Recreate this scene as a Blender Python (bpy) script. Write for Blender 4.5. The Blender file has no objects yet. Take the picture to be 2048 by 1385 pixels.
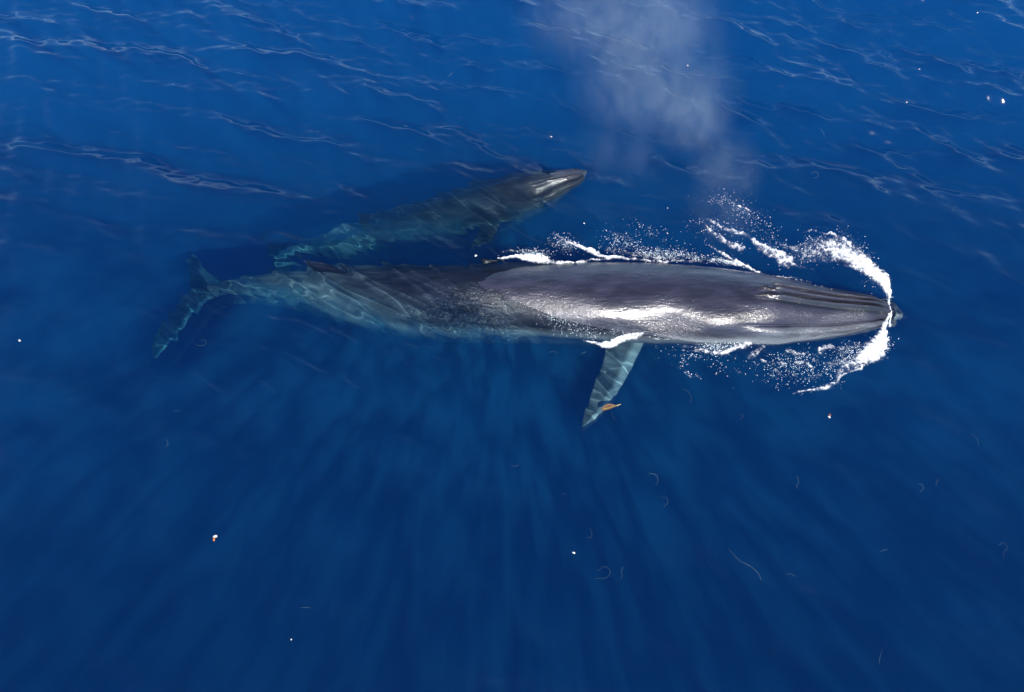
import bpy, math
import numpy as np
from mathutils import Vector

S = bpy.context.scene
C = S.collection
R = math.radians

# ------------------------------------------------------------------ camera, sky, sun, exposure
F = 1479.0                      # focal length in photo pixels (photo 2048 x 1385)
TH = R(60)                      # the drone camera looks down at 60 degrees
D = 19.7                        # metres along the axis to the water
CAM = np.array([0, -D * math.cos(TH), D * math.sin(TH)])
cam = bpy.data.cameras.new('camera'); co = bpy.data.objects.new('camera', cam); C.objects.link(co)
S.camera = co; co.location = CAM; co.rotation_euler = (math.pi / 2 - TH, 0, 0)
cam.sensor_width = 36; cam.lens = F / 2048 * 36; cam.clip_end = 20000

def ray(px, py):
    x = (px - 1024) / F; y = -(py - 692.5) / F; a = math.pi / 2 - TH
    v = np.array([x, y * math.cos(a) + math.sin(a), y * math.sin(a) - math.cos(a)])
    return v / np.linalg.norm(v)

def P(px, py, z=0.0):
    """world point at height z seen at that photo pixel, bent at the surface when under water"""
    d = ray(px, py)
    if z >= 0:
        return CAM + d * ((z - CAM[2]) / d[2])
    p = CAM + d * (-CAM[2] / d[2]); n = 1 / 1.33; c = -d[2]
    k = math.sqrt(1 - n * n * (1 - c * c)); r = n * d + np.array([0, 0, 1]) * (n * c - k)
    return p + r * (z / r[2])

sd = ray(1000, 630)              # the drone's own shadow point: the direction sunlight travels
sun = bpy.data.lights.new('sun', 'SUN'); so = bpy.data.objects.new('sun', sun); C.objects.link(so)
so.rotation_euler = Vector(sd).to_track_quat('-Z', 'Y').to_euler()
so.location = (10, -30, 60)
sun.energy = 5.0; sun.angle = R(0.5); sun.color = (1, .965, .91)
sun.cycles.is_caustics_light = True
W = bpy.data.worlds.new('World'); S.world = W; W.use_nodes = True; wn = W.node_tree
sky = wn.nodes.new('ShaderNodeTexSky'); sky.sky_type = 'NISHITA'; sky.sun_disc = False
sky.dust_density = 0; sky.air_density = .65; sky.ozone_density = 3; sky.sun_elevation = math.asin(-sd[2]); sky.sun_rotation = math.atan2(-sd[0], -sd[1])
wn.links.new(sky.outputs[0], wn.nodes['Background'].inputs[0])
wn.nodes['Background'].inputs[1].default_value = 0.15
S.view_settings.view_transform = 'Standard'; S.view_settings.look = 'None'
S.view_settings.exposure = 0.32; S.view_settings.gamma = 1
S.cycles.volume_bounces = 3; S.cycles.max_bounces = 12; S.cycles.transparent_max_bounces = 16
S.cycles.use_denoising = True; S.cycles.sample_clamp_indirect = 6
S.cycles.volume_step_rate = 2; S.cycles.volume_max_steps = 64

# ------------------------------------------------------------------ helpers
def tag(o, label=None, cat=None, group=None, kind=None):
    for k, v in (('label', label), ('category', cat), ('group', group), ('kind', kind)):
        if v: o[k] = v
    return o

def mk(name, V, Q, T=None, mat=None, parent=None, smooth=True, attrs=None):
    m = bpy.data.meshes.new(name); V = np.asarray(V, np.float32)
    Q = np.asarray(Q, np.int32).reshape(-1, 4) if Q is not None else np.zeros((0, 4), np.int32)
    T = np.asarray(T, np.int32).reshape(-1, 3) if T is not None else np.zeros((0, 3), np.int32)
    m.vertices.add(len(V)); m.vertices.foreach_set('co', V.ravel())
    l = np.concatenate([Q.ravel(), T.ravel()]); nq, nt = len(Q), len(T)
    m.loops.add(len(l)); m.loops.foreach_set('vertex_index', l)
    m.polygons.add(nq + nt)
    m.polygons.foreach_set('loop_start', np.concatenate([np.arange(nq) * 4, nq * 4 + np.arange(nt) * 3]).astype(np.int32))
    m.polygons.foreach_set('use_smooth', np.full(nq + nt, smooth))
    m.update(calc_edges=True)
    for k, a in (attrs or {}).items():
        at = m.attributes.new(k, 'FLOAT', 'POINT'); at.data.foreach_set('value', np.asarray(a, np.float32).ravel())
    if mat: m.materials.append(mat)
    o = bpy.data.objects.new(name, m); C.objects.link(o)
    if parent: o.parent = parent
    return o

def sm(a, b, x):
    t = np.clip((np.asarray(x, float) - a) / (b - a), 0, 1); return t * t * (3 - 2 * t)

def _hash(ix, iy, s):
    h = (ix.astype(np.int64) * 374761393 + iy.astype(np.int64) * 668265263 + s * 1442695041) & 0xffffffff
    h = ((h ^ (h >> 13)) * 1274126177) & 0xffffffff
    return ((h ^ (h >> 16)) & 0xffff) / 65535.0

def vnoise(x, y, s=0):
    ix = np.floor(x); iy = np.floor(y); fx = x - ix; fy = y - iy
    fx = fx * fx * (3 - 2 * fx); fy = fy * fy * (3 - 2 * fy)
    a = _hash(ix, iy, s); b = _hash(ix + 1, iy, s); c = _hash(ix, iy + 1, s); d = _hash(ix + 1, iy + 1, s)
    return a + (b - a) * fx + (c - a) * fy + (a - b - c + d) * fx * fy

def fbm(x, y, s=0, o=4, g=.55):
    v = 0; a = 1; t = 0
    for i in range(o):
        ca, sa = math.cos(i * 1.1), math.sin(i * 1.1)
        v = v + a * vnoise((x * ca - y * sa) * 2 ** i + 7 * i, (x * sa + y * ca) * 2 ** i - 3 * i, s + i); t += a; a *= g
    return v / t

def spline(ts, ys, t):
    """smooth interpolation with limited slopes through the given rows"""
    ts = np.asarray(ts, float); ys = np.asarray(ys, float)
    d = np.diff(ys, axis=0) / np.diff(ts)[:, None]
    m = np.zeros_like(ys); m[0] = d[0]; m[-1] = d[-1]; m[1:-1] = (d[1:] + d[:-1]) / 2
    i = np.clip(np.searchsorted(ts, t) - 1, 0, len(ts) - 2); h = (ts[i + 1] - ts[i])[:, None]; u = ((t - ts[i]) / h[:, 0])[:, None]
    return ((2 * u**3 - 3 * u**2 + 1) * ys[i] + (u**3 - 2 * u**2 + u) * h * m[i] + (3 * u**2 - 2 * u**3) * ys[i + 1] + (u**3 - u**2) * h * m[i + 1])

def polydist(x, y, pts):
    """distance to a polyline and the value interpolated along it; pts rows: x, y, width, density"""
    best = np.full(x.shape, 1e9); w = np.zeros(x.shape); dn = np.zeros(x.shape)
    for a, b in zip(pts[:-1], pts[1:]):
        dx, dy = b[0] - a[0], b[1] - a[1]; L = dx * dx + dy * dy + 1e-9
        t = np.clip(((x - a[0]) * dx + (y - a[1]) * dy) / L, 0, 1)
        d = np.hypot(x - a[0] - t * dx, y - a[1] - t * dy)
        ww = a[2] + t * (b[2] - a[2]); rel = d / ww
        k = rel < best
        best = np.where(k, rel, best); w = np.where(k, ww, w); dn = np.where(k, a[3] + t * (b[3] - a[3]), dn)
    return best, w, dn

# node helper
class N:
    def __init__(s, name):
        s.m = bpy.data.materials.new(name); s.m.use_nodes = True; s.t = s.m.node_tree; s.t.nodes.clear()
        s.out = s.add('ShaderNodeOutputMaterial')
    def add(s, ty, **kw):
        n = s.t.nodes.new(ty)
        for k, v in kw.items():
            if k in n.inputs: s.set(n.inputs[k], v)
            else: setattr(n, k, v)
        return n
    def set(s, sock, v):
        if hasattr(v, 'is_output'): s.t.links.new(v, sock)
        else: sock.default_value = v
    def math(s, op, a, b=None, c=None):
        n = s.add('ShaderNodeMath'); n.operation = op
        for i, v in enumerate((a, b, c)):
            if v is not None: s.set(n.inputs[i], v)
        return n.outputs[0]
    def mixc(s, f, a, b):
        n = s.add('ShaderNodeMix'); n.data_type = 'RGBA'; s.set(n.inputs[0], f); s.set(n.inputs[6], a); s.set(n.inputs[7], b); return n.outputs[2]
    def ramp(s, v, lo, hi):
        n = s.add('ShaderNodeMapRange'); n.interpolation_type = 'SMOOTHSTEP'
        s.set(n.inputs[0], v); s.set(n.inputs[1], lo); s.set(n.inputs[2], hi); return n.outputs[0]
    def noise(s, scale, detail=3, rough=.5, vec=None, dist=0):
        n = s.add('ShaderNodeTexNoise'); s.set(n.inputs['Scale'], scale); s.set(n.inputs['Detail'], detail)
        s.set(n.inputs['Roughness'], rough); s.set(n.inputs['Distortion'], dist)
        if vec is not None: s.set(n.inputs['Vector'], vec)
        return n.outputs[0]
    def attr(s, name):
        return s.add('ShaderNodeAttribute', attribute_name=name).outputs['Fac']
    def bump(s, h, strength, dist, nrm=None):
        n = s.add('ShaderNodeBump'); s.set(n.inputs['Height'], h); s.set(n.inputs['Strength'], strength); s.set(n.inputs['Distance'], dist)
        if nrm is not None: s.set(n.inputs['Normal'], nrm)
        return n.outputs[0]
    def pos(s, sc=(1, 1, 1)):
        c = s.add('ShaderNodeTexCoord'); m = s.add('ShaderNodeMapping'); s.t.links.new(c.outputs['Object'], m.inputs[0])
        m.inputs['Scale'].default_value = sc; return m.outputs[0]

# ------------------------------------------------------------------ the sea surface
rng = np.random.default_rng(11)
comps = []
NW = 44
for i in range(NW):
    lam = 0.30 * (9 / 0.30) ** (i / (NW - 1))
    th = R(60) + rng.normal(0, .50 if lam < 1.1 else .42)
    comps.append((2 * math.pi / lam, math.cos(th), math.sin(th), rng.uniform(0, 6.28), (0.0048 * lam ** 0.9 if lam < .7 else .0098 * lam ** .9) * (1 if lam < 2.3 else .5)))

cap = []
for i, (lam, dth, a) in enumerate([(.60, .10, .017), (.80, -.20, .030), (1.0, .26, .028), (1.35, -.05, .027), (.62, .85, .004)]):
    th = R(55) + dth
    cap.append((2 * math.pi / lam, math.cos(th), math.sin(th), rng.uniform(0, 6.28), a))
CAPR = [(-5.5, 1.0, 6.5, 3.6, 1.0), (-.5, 3.5, 4.5, 2.6, .8), (2.6, -2.0, 1.8, 2.0, .8), (8.4, .8, 3.0, 2.6, .5), (4.5, 2.6, 4.5, 1.2, .5)]      # where short ripples run: x, y, radii, strength

RIDGE = [   # smooth ripples pushed up by the animals: polyline px, py, half width (m), height (m)
    ([(1085, 292), (1120, 300), (1150, 318), (1168, 336), (1174, 352)], .09, .09),
    ([(1110, 312), (1138, 324), (1160, 340)], .07, .06),
    ([(1170, 322), (1184, 340), (1196, 362), (1210, 385)], .10, .03),
    ([(1262, 398), (1300, 401), (1330, 409), (1352, 420)], .12, .06),
    ([(1765, 590), (1790, 612), (1803, 630), (1794, 645), (1770, 662)], .10, .05),
    ([(1560, 792), (1620, 788), (1660, 775), (1700, 752), (1740, 722)], .10, .05),
    ([(1610, 466), (1650, 464), (1690, 480), (1730, 508), (1760, 535)], .10, .06),
    ([(1070, 462), (1110, 466), (1150, 480), (1200, 500)], .08, .05),
    ([(1205, 464), (1260, 474), (1330, 492), (1400, 508)], .07, .035),
    ([(560, 690), (640, 668), (700, 662)], .2, .03),
]
RW = [(np.array([[*P(a, b)[:2], w, h] for a, b in pts]), h) for pts, w, h in RIDGE]

# mother whale: px, top edge, bottom edge, height of the back, tallness
MOM = [
 (1803, 626, 630, -.22, .8), (1799, 619, 637, -.20, .8), (1790, 610, 645, -.17, .8), (1778, 600, 650, -.13, .8), (1765, 596, 652, .02, .8), (1740, 588, 659, .12, .76), (1700, 581, 668, .24, .75),
 (1640, 569, 679, .40, .70), (1580, 556, 685, .59, .70), (1520, 543, 691, .75, .70), (1460, 533, 695, .75, .70), (1400, 525, 697, .69, .70), (1300, 517, 698, .56, .73),
 (1200, 515, 695, .46, .8), (1100, 516, 690, .32, .85), (1000, 517, 684, .13, .92), (900, 517, 676, -.16, 1.0), (800, 517, 661, -.44, 1.0), (750, 517, 650, -.58, 1.05), (700, 519, 638, -.72, 1.1),
 (650, 524, 622, -.86, 1.15), (600, 531, 608, -1.02, 1.25), (550, 537, 595, -1.2, 1.3), (500, 545, 588, -1.35, 1.3), (460, 553, 587, -1.6, 1.1), (425, 562, 588, -1.88, .8), (395, 571, 587, -2.1, .5), (375, 577, 583, -2.2, .4)]
CALF = [  # centre px, centre py, half width px, back height, tallness
 (1172, 345, 2, -0.06, 0.8), (1168, 346, 8, -0.03, 0.8), (1158, 350, 15, 0.02, 0.8), (1138, 357, 21, 0.05, 0.8), (1104, 367, 32, 0.002, 0.85), (1071, 379, 41, -0.08, 0.85), (1038, 388, 46, -0.256, 0.9), (1005, 399, 50, -0.452, 0.95),
 (972, 408, 52, -0.607, 0.95), (938, 415, 53, -0.773, 1), (905, 423, 53, -0.91, 1), (872, 433, 50, -1.03, 1), (839, 442, 47, -1.15, 1.05), (806, 451, 44, -1.27, 1.05), (772, 458, 42, -1.39, 1.1),
 (739, 465, 39, -1.52, 1.1), (706, 474, 35, -1.67, 1.15), (673, 482, 29, -1.82, 1.2), (640, 491, 23, -1.97, 1.3), (606, 500, 16, -2.17, 1.2), (578, 508, 10, -2.32, 0.9), (560, 513, 7, -2.42, 0.5), (552, 515, 3, -2.47, 0.4)]
def stations(rows, centred):
    out = []
    for i, r in enumerate(rows):
        if centred:
            px, cy, hw, zt, asp = r
        else:
            px, t, b, zt, asp = r; cy = (t + b) / 2; hw = (b - t) / 2
        p0 = P(px, cy, 0); depth = np.dot(p0 - CAM, ray(1024, 692.5)); ext = hw / F * depth
        el = 60 + 8 * (1 - sm(-.1, .5, zt)); w = ext / math.sqrt(math.sin(R(el)) ** 2 + (asp * math.cos(R(el))) ** 2)
        h = w * asp; zc = zt - h
        if zt < 0: c = P(px, cy, zc)
        else:
            k = min(zt / .5, 1) * .6; d = ray(px, cy); c = P(px, cy, zc) * (1 - k) + (CAM + d * ((zc - CAM[2]) / d[2])) * k
        out.append((*c, w, h))
    return np.array(out)
MS = stations(MOM, False); CS = stations(CALF, True)

def whale_near(x, y, which=(0, 1)):
    """1 over the submerged and emerging animals, 0 away from them"""
    m = np.zeros_like(x)
    for st in [(MS, CS)[i_] for i_ in which]:
        pts = np.array([[a[0], a[1], max(a[3], .25) + .12, 1] for a in st[::2]])
        r, w, _ = polydist(x, y + .1, pts); m = np.maximum(m, 1 - sm(1.05, 1.3, r))
    for pts in () if which == (1,) else ([(400, 590), (345, 650), (300, 715)], [(440, 600), (400, 650), (350, 735)], [(400, 600), (375, 640), (325, 720)], [(1260, 690), (1225, 755), (1165, 850)], [(980, 460), (945, 500)]):
        q = np.array([[*P(a_, b_, -.6)[:2], .42, 1] for a_, b_ in pts]); r, w, _ = polydist(x, y, q); m = np.maximum(m, 1 - sm(1.0, 1.9, r))
    return m

def H(x, y, sp=0.03):
    z = np.zeros(np.shape(x))
    # calmer in the smooth water the whales leave and towards the near side, livelier far off
    env = 0.62 + 1.0 * sm(2.5, 10, y + .12 * np.abs(x - 2)) + .35 * (1 - sm(-3, 1, x)) * (1 - sm(3, 6, np.abs(y))) + .25 * (fbm(x * .22 + 3, y * .22, 5, 3) - .5)
    fine = 0.85 + 0.2 * sm(1, 9, y)
    reg = 0.12
    for x0, y0, rx, ry, w in CAPR: reg = np.maximum(reg, w * (1 - sm(.45, 1.15, np.hypot((x - x0) / rx, (y - y0) / ry))))
    reg = reg * (.7 + .6 * fbm(x * .5, y * .5, 31, 2))
    quiet = 1 - .8 * np.clip(reg, 0, 1)
    for k, cx, cy, ph, a in comps:
        at = np.clip((6.28 / k) / (3 * np.maximum(sp, .001)) - 0.3, 0, 1)
        z = z + at * a * env * (fine * quiet if 6.28 / k < 1.0 else 1) * np.sin(k * (cx * x + cy * y) + ph)
    wl = np.exp(-(((x + .9) / 1.3) ** 2 + ((y - 1.3) / .9) ** 2)); z = z + .05 * wl * (fbm(x * 2.6 + y, y * 4.5, 91, 4, .6) - .5) * 2
    for k, cx, cy, ph, a in cap:
        at = np.clip((6.28 / k) / (3 * np.maximum(sp, .001)) - 0.3, 0, 1)
        # sharp crests, flat troughs: each crest is a lens that draws a bright line on what lies below
        pz = k * (cx * x + cy * y) + ph + 1.1 * np.sin(1.3 * (cy * x - cx * y) + ph) + .9 * np.sin(x * .9 - y * .7 + 2 * ph)
        z = z + at * a * reg * (.4 + .9 * vnoise(x * .8 + ph * 9, y * .8, 3)) * (np.exp(3.2 * (np.sin(pz) - 1)) - .23)
    return z
def HR(x, y):
    z = np.zeros(np.shape(x))
    for pts, h in RW:
        lo = pts[:, :2].min(0) - 1; hi = pts[:, :2].max(0) + 1
        k = (x > lo[0]) & (x < hi[0]) & (y > lo[1]) & (y < hi[1])
        if not k.any(): continue
        a = pts.copy(); n = len(a); a[:, 3] *= np.sin(np.linspace(.25, math.pi - .25, n))
        r, w, hh = polydist(x[k], y[k], a); z[k] += hh * np.exp(-r * r)
    return z
def WZ(x, y):
    x = np.asarray(x, float); y = np.asarray(y, float); return H(x, y) + HR(np.atleast_1d(x), np.atleast_1d(y)).reshape(x.shape)

def axis(lo, hi, st, far, f0=0, f1=0, fs=None):
    a = list(np.arange(lo, hi, st)) if fs is None else list(np.arange(lo, f0, st)) + list(np.arange(f0, f1, fs)) + list(np.arange(f1, hi, st)); s = st; v = a[-1]
    while v < far: s *= 1.22; v += s; a.append(v)
    s = st; v = lo; b = []
    while v > -far: s *= 1.22; v -= s; b.append(v)
    return np.array(b[::-1] + a)

def sheet(st, fs=None):
    X = axis(-20, 20, st, 5000, -9.8, 3.2, fs); Y = axis(-10, 17, st, 5000, -1.6, 5.4, fs)
    gx, gy = np.meshgrid(X, Y); sp = np.maximum(np.gradient(X)[None, :], np.gradient(Y)[:, None])
    ny, nx = gx.shape
    gz = np.zeros_like(gx)
    for r0 in range(0, ny, 100):
        s_ = slice(r0, r0 + 100); gz[s_] = H(gx[s_], gy[s_], sp[s_]) + HR(gx[s_], gy[s_])
    idx = np.arange(nx * ny).reshape(ny, nx)
    q = np.stack([idx[:-1, :-1], idx[:-1, 1:], idx[1:, 1:], idx[1:, :-1]], -1).reshape(-1, 4)
    return gx, gy, gz, idx, q

gx, gy, gz, idx, q = sheet(0.04, 0.016)
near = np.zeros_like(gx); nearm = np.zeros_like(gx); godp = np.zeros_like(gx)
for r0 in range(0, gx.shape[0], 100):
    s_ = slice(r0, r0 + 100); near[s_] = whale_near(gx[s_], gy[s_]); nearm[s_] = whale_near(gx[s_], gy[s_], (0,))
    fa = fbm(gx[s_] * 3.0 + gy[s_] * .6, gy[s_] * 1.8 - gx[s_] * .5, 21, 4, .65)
    godp[s_] = sm(.43, .60, fa); gk = sm(1, 6, gy[s_]); godp[s_] = godp[s_] * (1 - gk) + gk * (.4 + .2 * godp[s_])  # painted streak pattern that lets god rays through, evened out far off
sun_gobo = np.clip((.21 + .35 * godp) * (.62 + .30 * sm(-8, -1, gy) + .85 * sm(1.5, 13, gy)), 0, .8) * (1 - near) + (.24 - .15 * nearm) * near  # painted light gradient: sun let in more far off, less on the near side
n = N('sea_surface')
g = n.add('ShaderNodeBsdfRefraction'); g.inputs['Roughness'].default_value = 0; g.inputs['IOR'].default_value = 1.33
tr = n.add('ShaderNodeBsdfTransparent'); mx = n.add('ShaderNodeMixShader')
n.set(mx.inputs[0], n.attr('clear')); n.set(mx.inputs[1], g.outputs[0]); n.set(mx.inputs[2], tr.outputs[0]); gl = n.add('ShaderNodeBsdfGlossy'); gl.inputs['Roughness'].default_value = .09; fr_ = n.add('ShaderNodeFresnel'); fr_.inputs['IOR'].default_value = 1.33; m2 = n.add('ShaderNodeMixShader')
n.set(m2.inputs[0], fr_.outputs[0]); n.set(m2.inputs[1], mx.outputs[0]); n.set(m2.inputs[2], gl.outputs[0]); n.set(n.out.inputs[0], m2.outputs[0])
water = mk('sea_water', np.stack([gx, gy, gz], -1).reshape(-1, 3), q, mat=n.m, attrs={'clear': sun_gobo})  # clear carries the painted sunlight gradient and ray pattern, not real water clarity
tag(water, kind='structure'); water.cycles.is_caustics_caster = True

gx, gy, gz, idx, q = sheet(0.07); ny, nx = gx.shape
V = np.stack([gx, gy, gz + .025], -1).reshape(-1, 3)
bd = np.concatenate([idx[0, :], idx[1:, -1], idx[-1, -2::-1], idx[-2:0:-1, 0]]); nb = len(bd)
Vb = V[bd].copy(); Vb[:, 2] = -70; lo = np.arange(nb) + nx * ny
V = np.concatenate([V, Vb, [[0, 0, -70]]]); sk = np.stack([bd, lo, np.roll(lo, -1), np.roll(bd, -1)], -1)
tri = np.stack([lo, np.full(nb, len(V) - 1), np.roll(lo, -1)], -1)
n = N('sea_depth')
vs = n.add('ShaderNodeVolumeScatter'); va = n.add('ShaderNodeVolumeAbsorption'); ad = n.add('ShaderNodeAddShader')
vs.inputs['Density'].default_value = .17; vs.inputs['Color'].default_value = (.06, .46, 1, 1)
va.inputs['Density'].default_value = .75; va.inputs['Color'].default_value = (0, .765, .925, 1)
n.set(ad.inputs[0], vs.outputs[0]); n.set(ad.inputs[1], va.outputs[0]); n.set(n.out.inputs[1], ad.outputs[0])
tag(mk('water_depth', V, np.concatenate([q, sk]), tri, mat=n.m), kind='structure')

# ------------------------------------------------------------------ whale skin
def skin(name, dark, mid, pale):
    n = N(name); b = n.add('ShaderNodeBsdfPrincipled'); n.set(n.out.inputs[0], b.outputs[0])
    p = n.attr('pale'); wz = n.add('ShaderNodeSeparateXYZ'); n.set(wz.inputs[0], n.add('ShaderNodeNewGeometry').outputs['Position']); wetk = n.math('ADD', n.math('MULTIPLY', n.ramp(wz.outputs[2], -.55, .22), .9), .1)
    st = n.pos((.35, 1.6, 1.6)); mot = n.noise(2.2, 5, .6, st, .4)
    k = n.ramp(n.math('ADD', p, n.math('MULTIPLY', n.math('SUBTRACT', mot, .5), .5)), .05, .95)
    base = n.mixc(n.ramp(mot, .35, .7), (*dark, 1), (*mid, 1))
    scr = n.noise(9, 4, .6, n.pos((.25, 2.2, 2.2)), .8)
    base = n.mixc(n.math('MULTIPLY', n.ramp(scr, .62, .72), .35), base, (*mid, 1))
    base = n.mixc(n.ramp(p, .0, -.4), base, (*[c_ * .35 for c_ in dark], 1))
    n.set(b.inputs['Base Color'], n.mixc(k, base, (*pale, 1)))
    b.inputs['Roughness'].default_value = .34; b.inputs['IOR'].default_value = 1.5; n.set(b.inputs['Specular IOR Level'], n.math('MULTIPLY', wetk, .8))
    n.set(b.inputs['Coat Weight'], wetk); b.inputs['Coat IOR'].default_value = 1.45; b.inputs['Coat Roughness'].default_value = .12
    wet = n.attr('rough')
    fine = n.noise(17, 5, .72, n.pos((.8, 1, 1))); soft = n.noise(4.5, 4, .6, n.pos((.35, 1, 1)), .6)
    nb_ = n.bump(soft, n.math('MULTIPLY', wetk, .38), .05)
    nb2 = n.bump(fine, n.math('ADD', n.math('MULTIPLY', n.math('MULTIPLY', wet, wetk), .62), .05), .03, nb_)
    n.set(b.inputs['Coat Normal'], nb2); n.set(b.inputs['Normal'], nb2)
    return n.m
skin_mother = skin('whale_skin_wet', (.011, .010, .020), (.034, .031, .053), (.32, .35, .37))
skin_calf = skin('calf_skin_wet', (.018, .018, .030), (.05, .052, .068), (.30, .34, .35))

def whale_body(st, ts, head, ns, nr, rough_fn, jaw=58, scale=1.0, pk=1.0, roll=0, flank=.24):
    """one continuous surface swept along the spine. head = parameter at which the head ends; ts ascending from snout"""
    t = np.concatenate([np.linspace(0, head, int(ns * .45), endpoint=False), np.linspace(head, ts[-1], ns - int(ns * .45))])
    r = spline(ts, st, t); Cn = r[:, :3]; w = np.maximum(r[:, 3], .01)[:, None]; h = np.maximum(r[:, 4], .01)[:, None]
    T = np.gradient(Cn, axis=0); T /= np.linalg.norm(T, axis=1)[:, None]
    Sd = np.cross(T, [0, 0, 1]); Sd /= np.linalg.norm(Sd, axis=1)[:, None]; U = np.cross(Sd, T)
    cr, sr = math.cos(R(roll)), math.sin(R(roll)); Sd, U = Sd * cr - U * sr, U * cr + Sd * sr   # Sd points to one flank
    ph = np.linspace(-math.pi, math.pi, nr, endpoint=False)[None, :]
    u = (t / head)[:, None]; inh = 1 - sm(.85, 1.15, u)
    s_, c_ = np.sin(ph), np.cos(ph)
    e = 1 - .12 * inh
    lx = w * np.sign(s_) * np.abs(s_) ** e; lz = h * np.sign(c_) * np.abs(c_) ** (1 + .15 * inh * (c_ > 0))
    A = np.degrees(np.abs(ph)) + 0 * u
    # lower jaw wider than the rostrum, mouth line between
    ju = inh * sm(.0, .10, u)
    rk = 1.0 if roll else .15
    off = ju * scale * (.085 * sm(jaw + 1, jaw + 10, A) * (1 - sm(110, 165, A)) - .05 * np.exp(-((A - jaw) / 2.4) ** 2) - .03 * sm(20, jaw, A) * (1 - sm(jaw, jaw + 2, A)))
    rr = 1 + off / np.maximum(w, .05); lx = lx * rr; lz = lz * rr
    near_ = (ph < 0)
    sh = near_ * (.075 * np.exp(-((u - 1.22) / .16) ** 2 - ((A - 52) / 20) ** 2) - .085 * np.exp(-((u - 1.55) / .16) ** 2 - ((A - 58) / 18) ** 2) + .05 * np.exp(-((u - 2.0) / .25) ** 2 - ((A - 45) / 24) ** 2)) * (roll != 0)
    lx = lx * (1 + sh); lz = lz * (1 + sh)
    top = (c_ > 0)
    def ridge(c0, wd, amp): return amp * np.exp(-((lx - c0) / wd) ** 2) * top
    ru = inh * sm(.08, .2, u) * (1 - sm(.86, .98, u)); taper = .65 + .35 * sm(0, .9, u)
    lz = lz + rk * scale * ru * (ridge(0, .05 * scale, .12) + ridge(.22 * taper * scale, .04 * scale, .10) + ridge(-.22 * taper * scale, .04 * scale, .10)
                            - ridge(.11 * taper * scale, .045 * scale, .06) - ridge(-.11 * taper * scale, .045 * scale, .06))
    # splash guard and blowhole mound
    mu = np.exp(-((u - .93) / .10) ** 2)
    lz = lz + scale * mu * (.10 * np.exp(-(lx / (.22 * scale)) ** 2)) * top
    sg = np.exp(-((u - .955) / .045) ** 2)
    for k in (-1, 1):
        cen = k * scale * (.035 + .10 * sm(.90, 1.02, u))
        lz = lz + scale * sg * (ridge(cen + k * .08 * scale, .045 * scale, .014) - ridge(cen, .045 * scale, .02))
    # spine ridge behind the dorsal fin, slight keel
    v = ((t - ts[0]) / (ts[-1] - ts[0]))[:, None]
    lz = lz + .06 * scale * sm(.68, .8, v) * (1 - sm(.93, 1, v)) * ridge(0, .06, 1) 
    # throat pleats
    pl = sm(95, 120, A) * sm(.15, .4, u) * (1 - sm(1.7, 2.3, u)); lz = lz - .012 * scale * pl * np.cos(np.radians(A) * 46)
    V = Cn[:, None, :] + Sd[:, None, :] * lx[..., None] + U[:, None, :] * lz[..., None]
    ni = len(t); I = np.arange(ni * nr).reshape(ni, nr)
    Q = np.stack([I[:-1], np.roll(I, -1, 1)[:-1], np.roll(I, -1, 1)[1:], I[1:]], -1).reshape(-1, 4)
    V = V.reshape(-1, 3); Vc = np.array([Cn[0], Cn[-1]]); a0, a1 = len(V), len(V) + 1
    T0 = np.stack([np.full(nr, a0), np.roll(I[0], -1), I[0]], -1); T1 = np.stack([np.full(nr, a1), I[-1], np.roll(I[-1], -1)], -1)
    right = (ph < 0)                                # Sd = T x up: snout-to-tail tangent, so +phi is the near flank
    pale = sm(70, 98, A) * .85 * (1 - .55 * ju) + .5 * (1 - sm(.02, .10, u)) + (.26 * right + .08) * ju * sm(jaw, jaw + 4, A)
    pale = pale + flank * sm(.34, .58, v) * sm(15, 60, A) + (flank + .1) * sm(.6, .85, v)
    pale = pale + .18 * np.exp(-((A - 80) / 18) ** 2) * np.exp(-((v - .38) / .1) ** 2)
    drk = ru * (A < jaw - 6) * (np.exp(-((np.abs(lx) - .11 * taper * scale) / (.05 * scale)) ** 2) + np.exp(-((np.abs(lx) - .33 * taper * scale) / (.06 * scale)) ** 2)) * .6 * rk
    rg = rough_fn(V[:, 0], V[:, 1], V[:, 2])
    V = np.concatenate([V, Vc]); pale = np.concatenate([np.clip(pale * pk - drk, -1, 1).ravel(), [.4 * pk, .2]]); rg = np.concatenate([rg, [0, 0]])
    return V, Q[:, ::-1], np.concatenate([T0, T1])[:, ::-1], pale, rg

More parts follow.
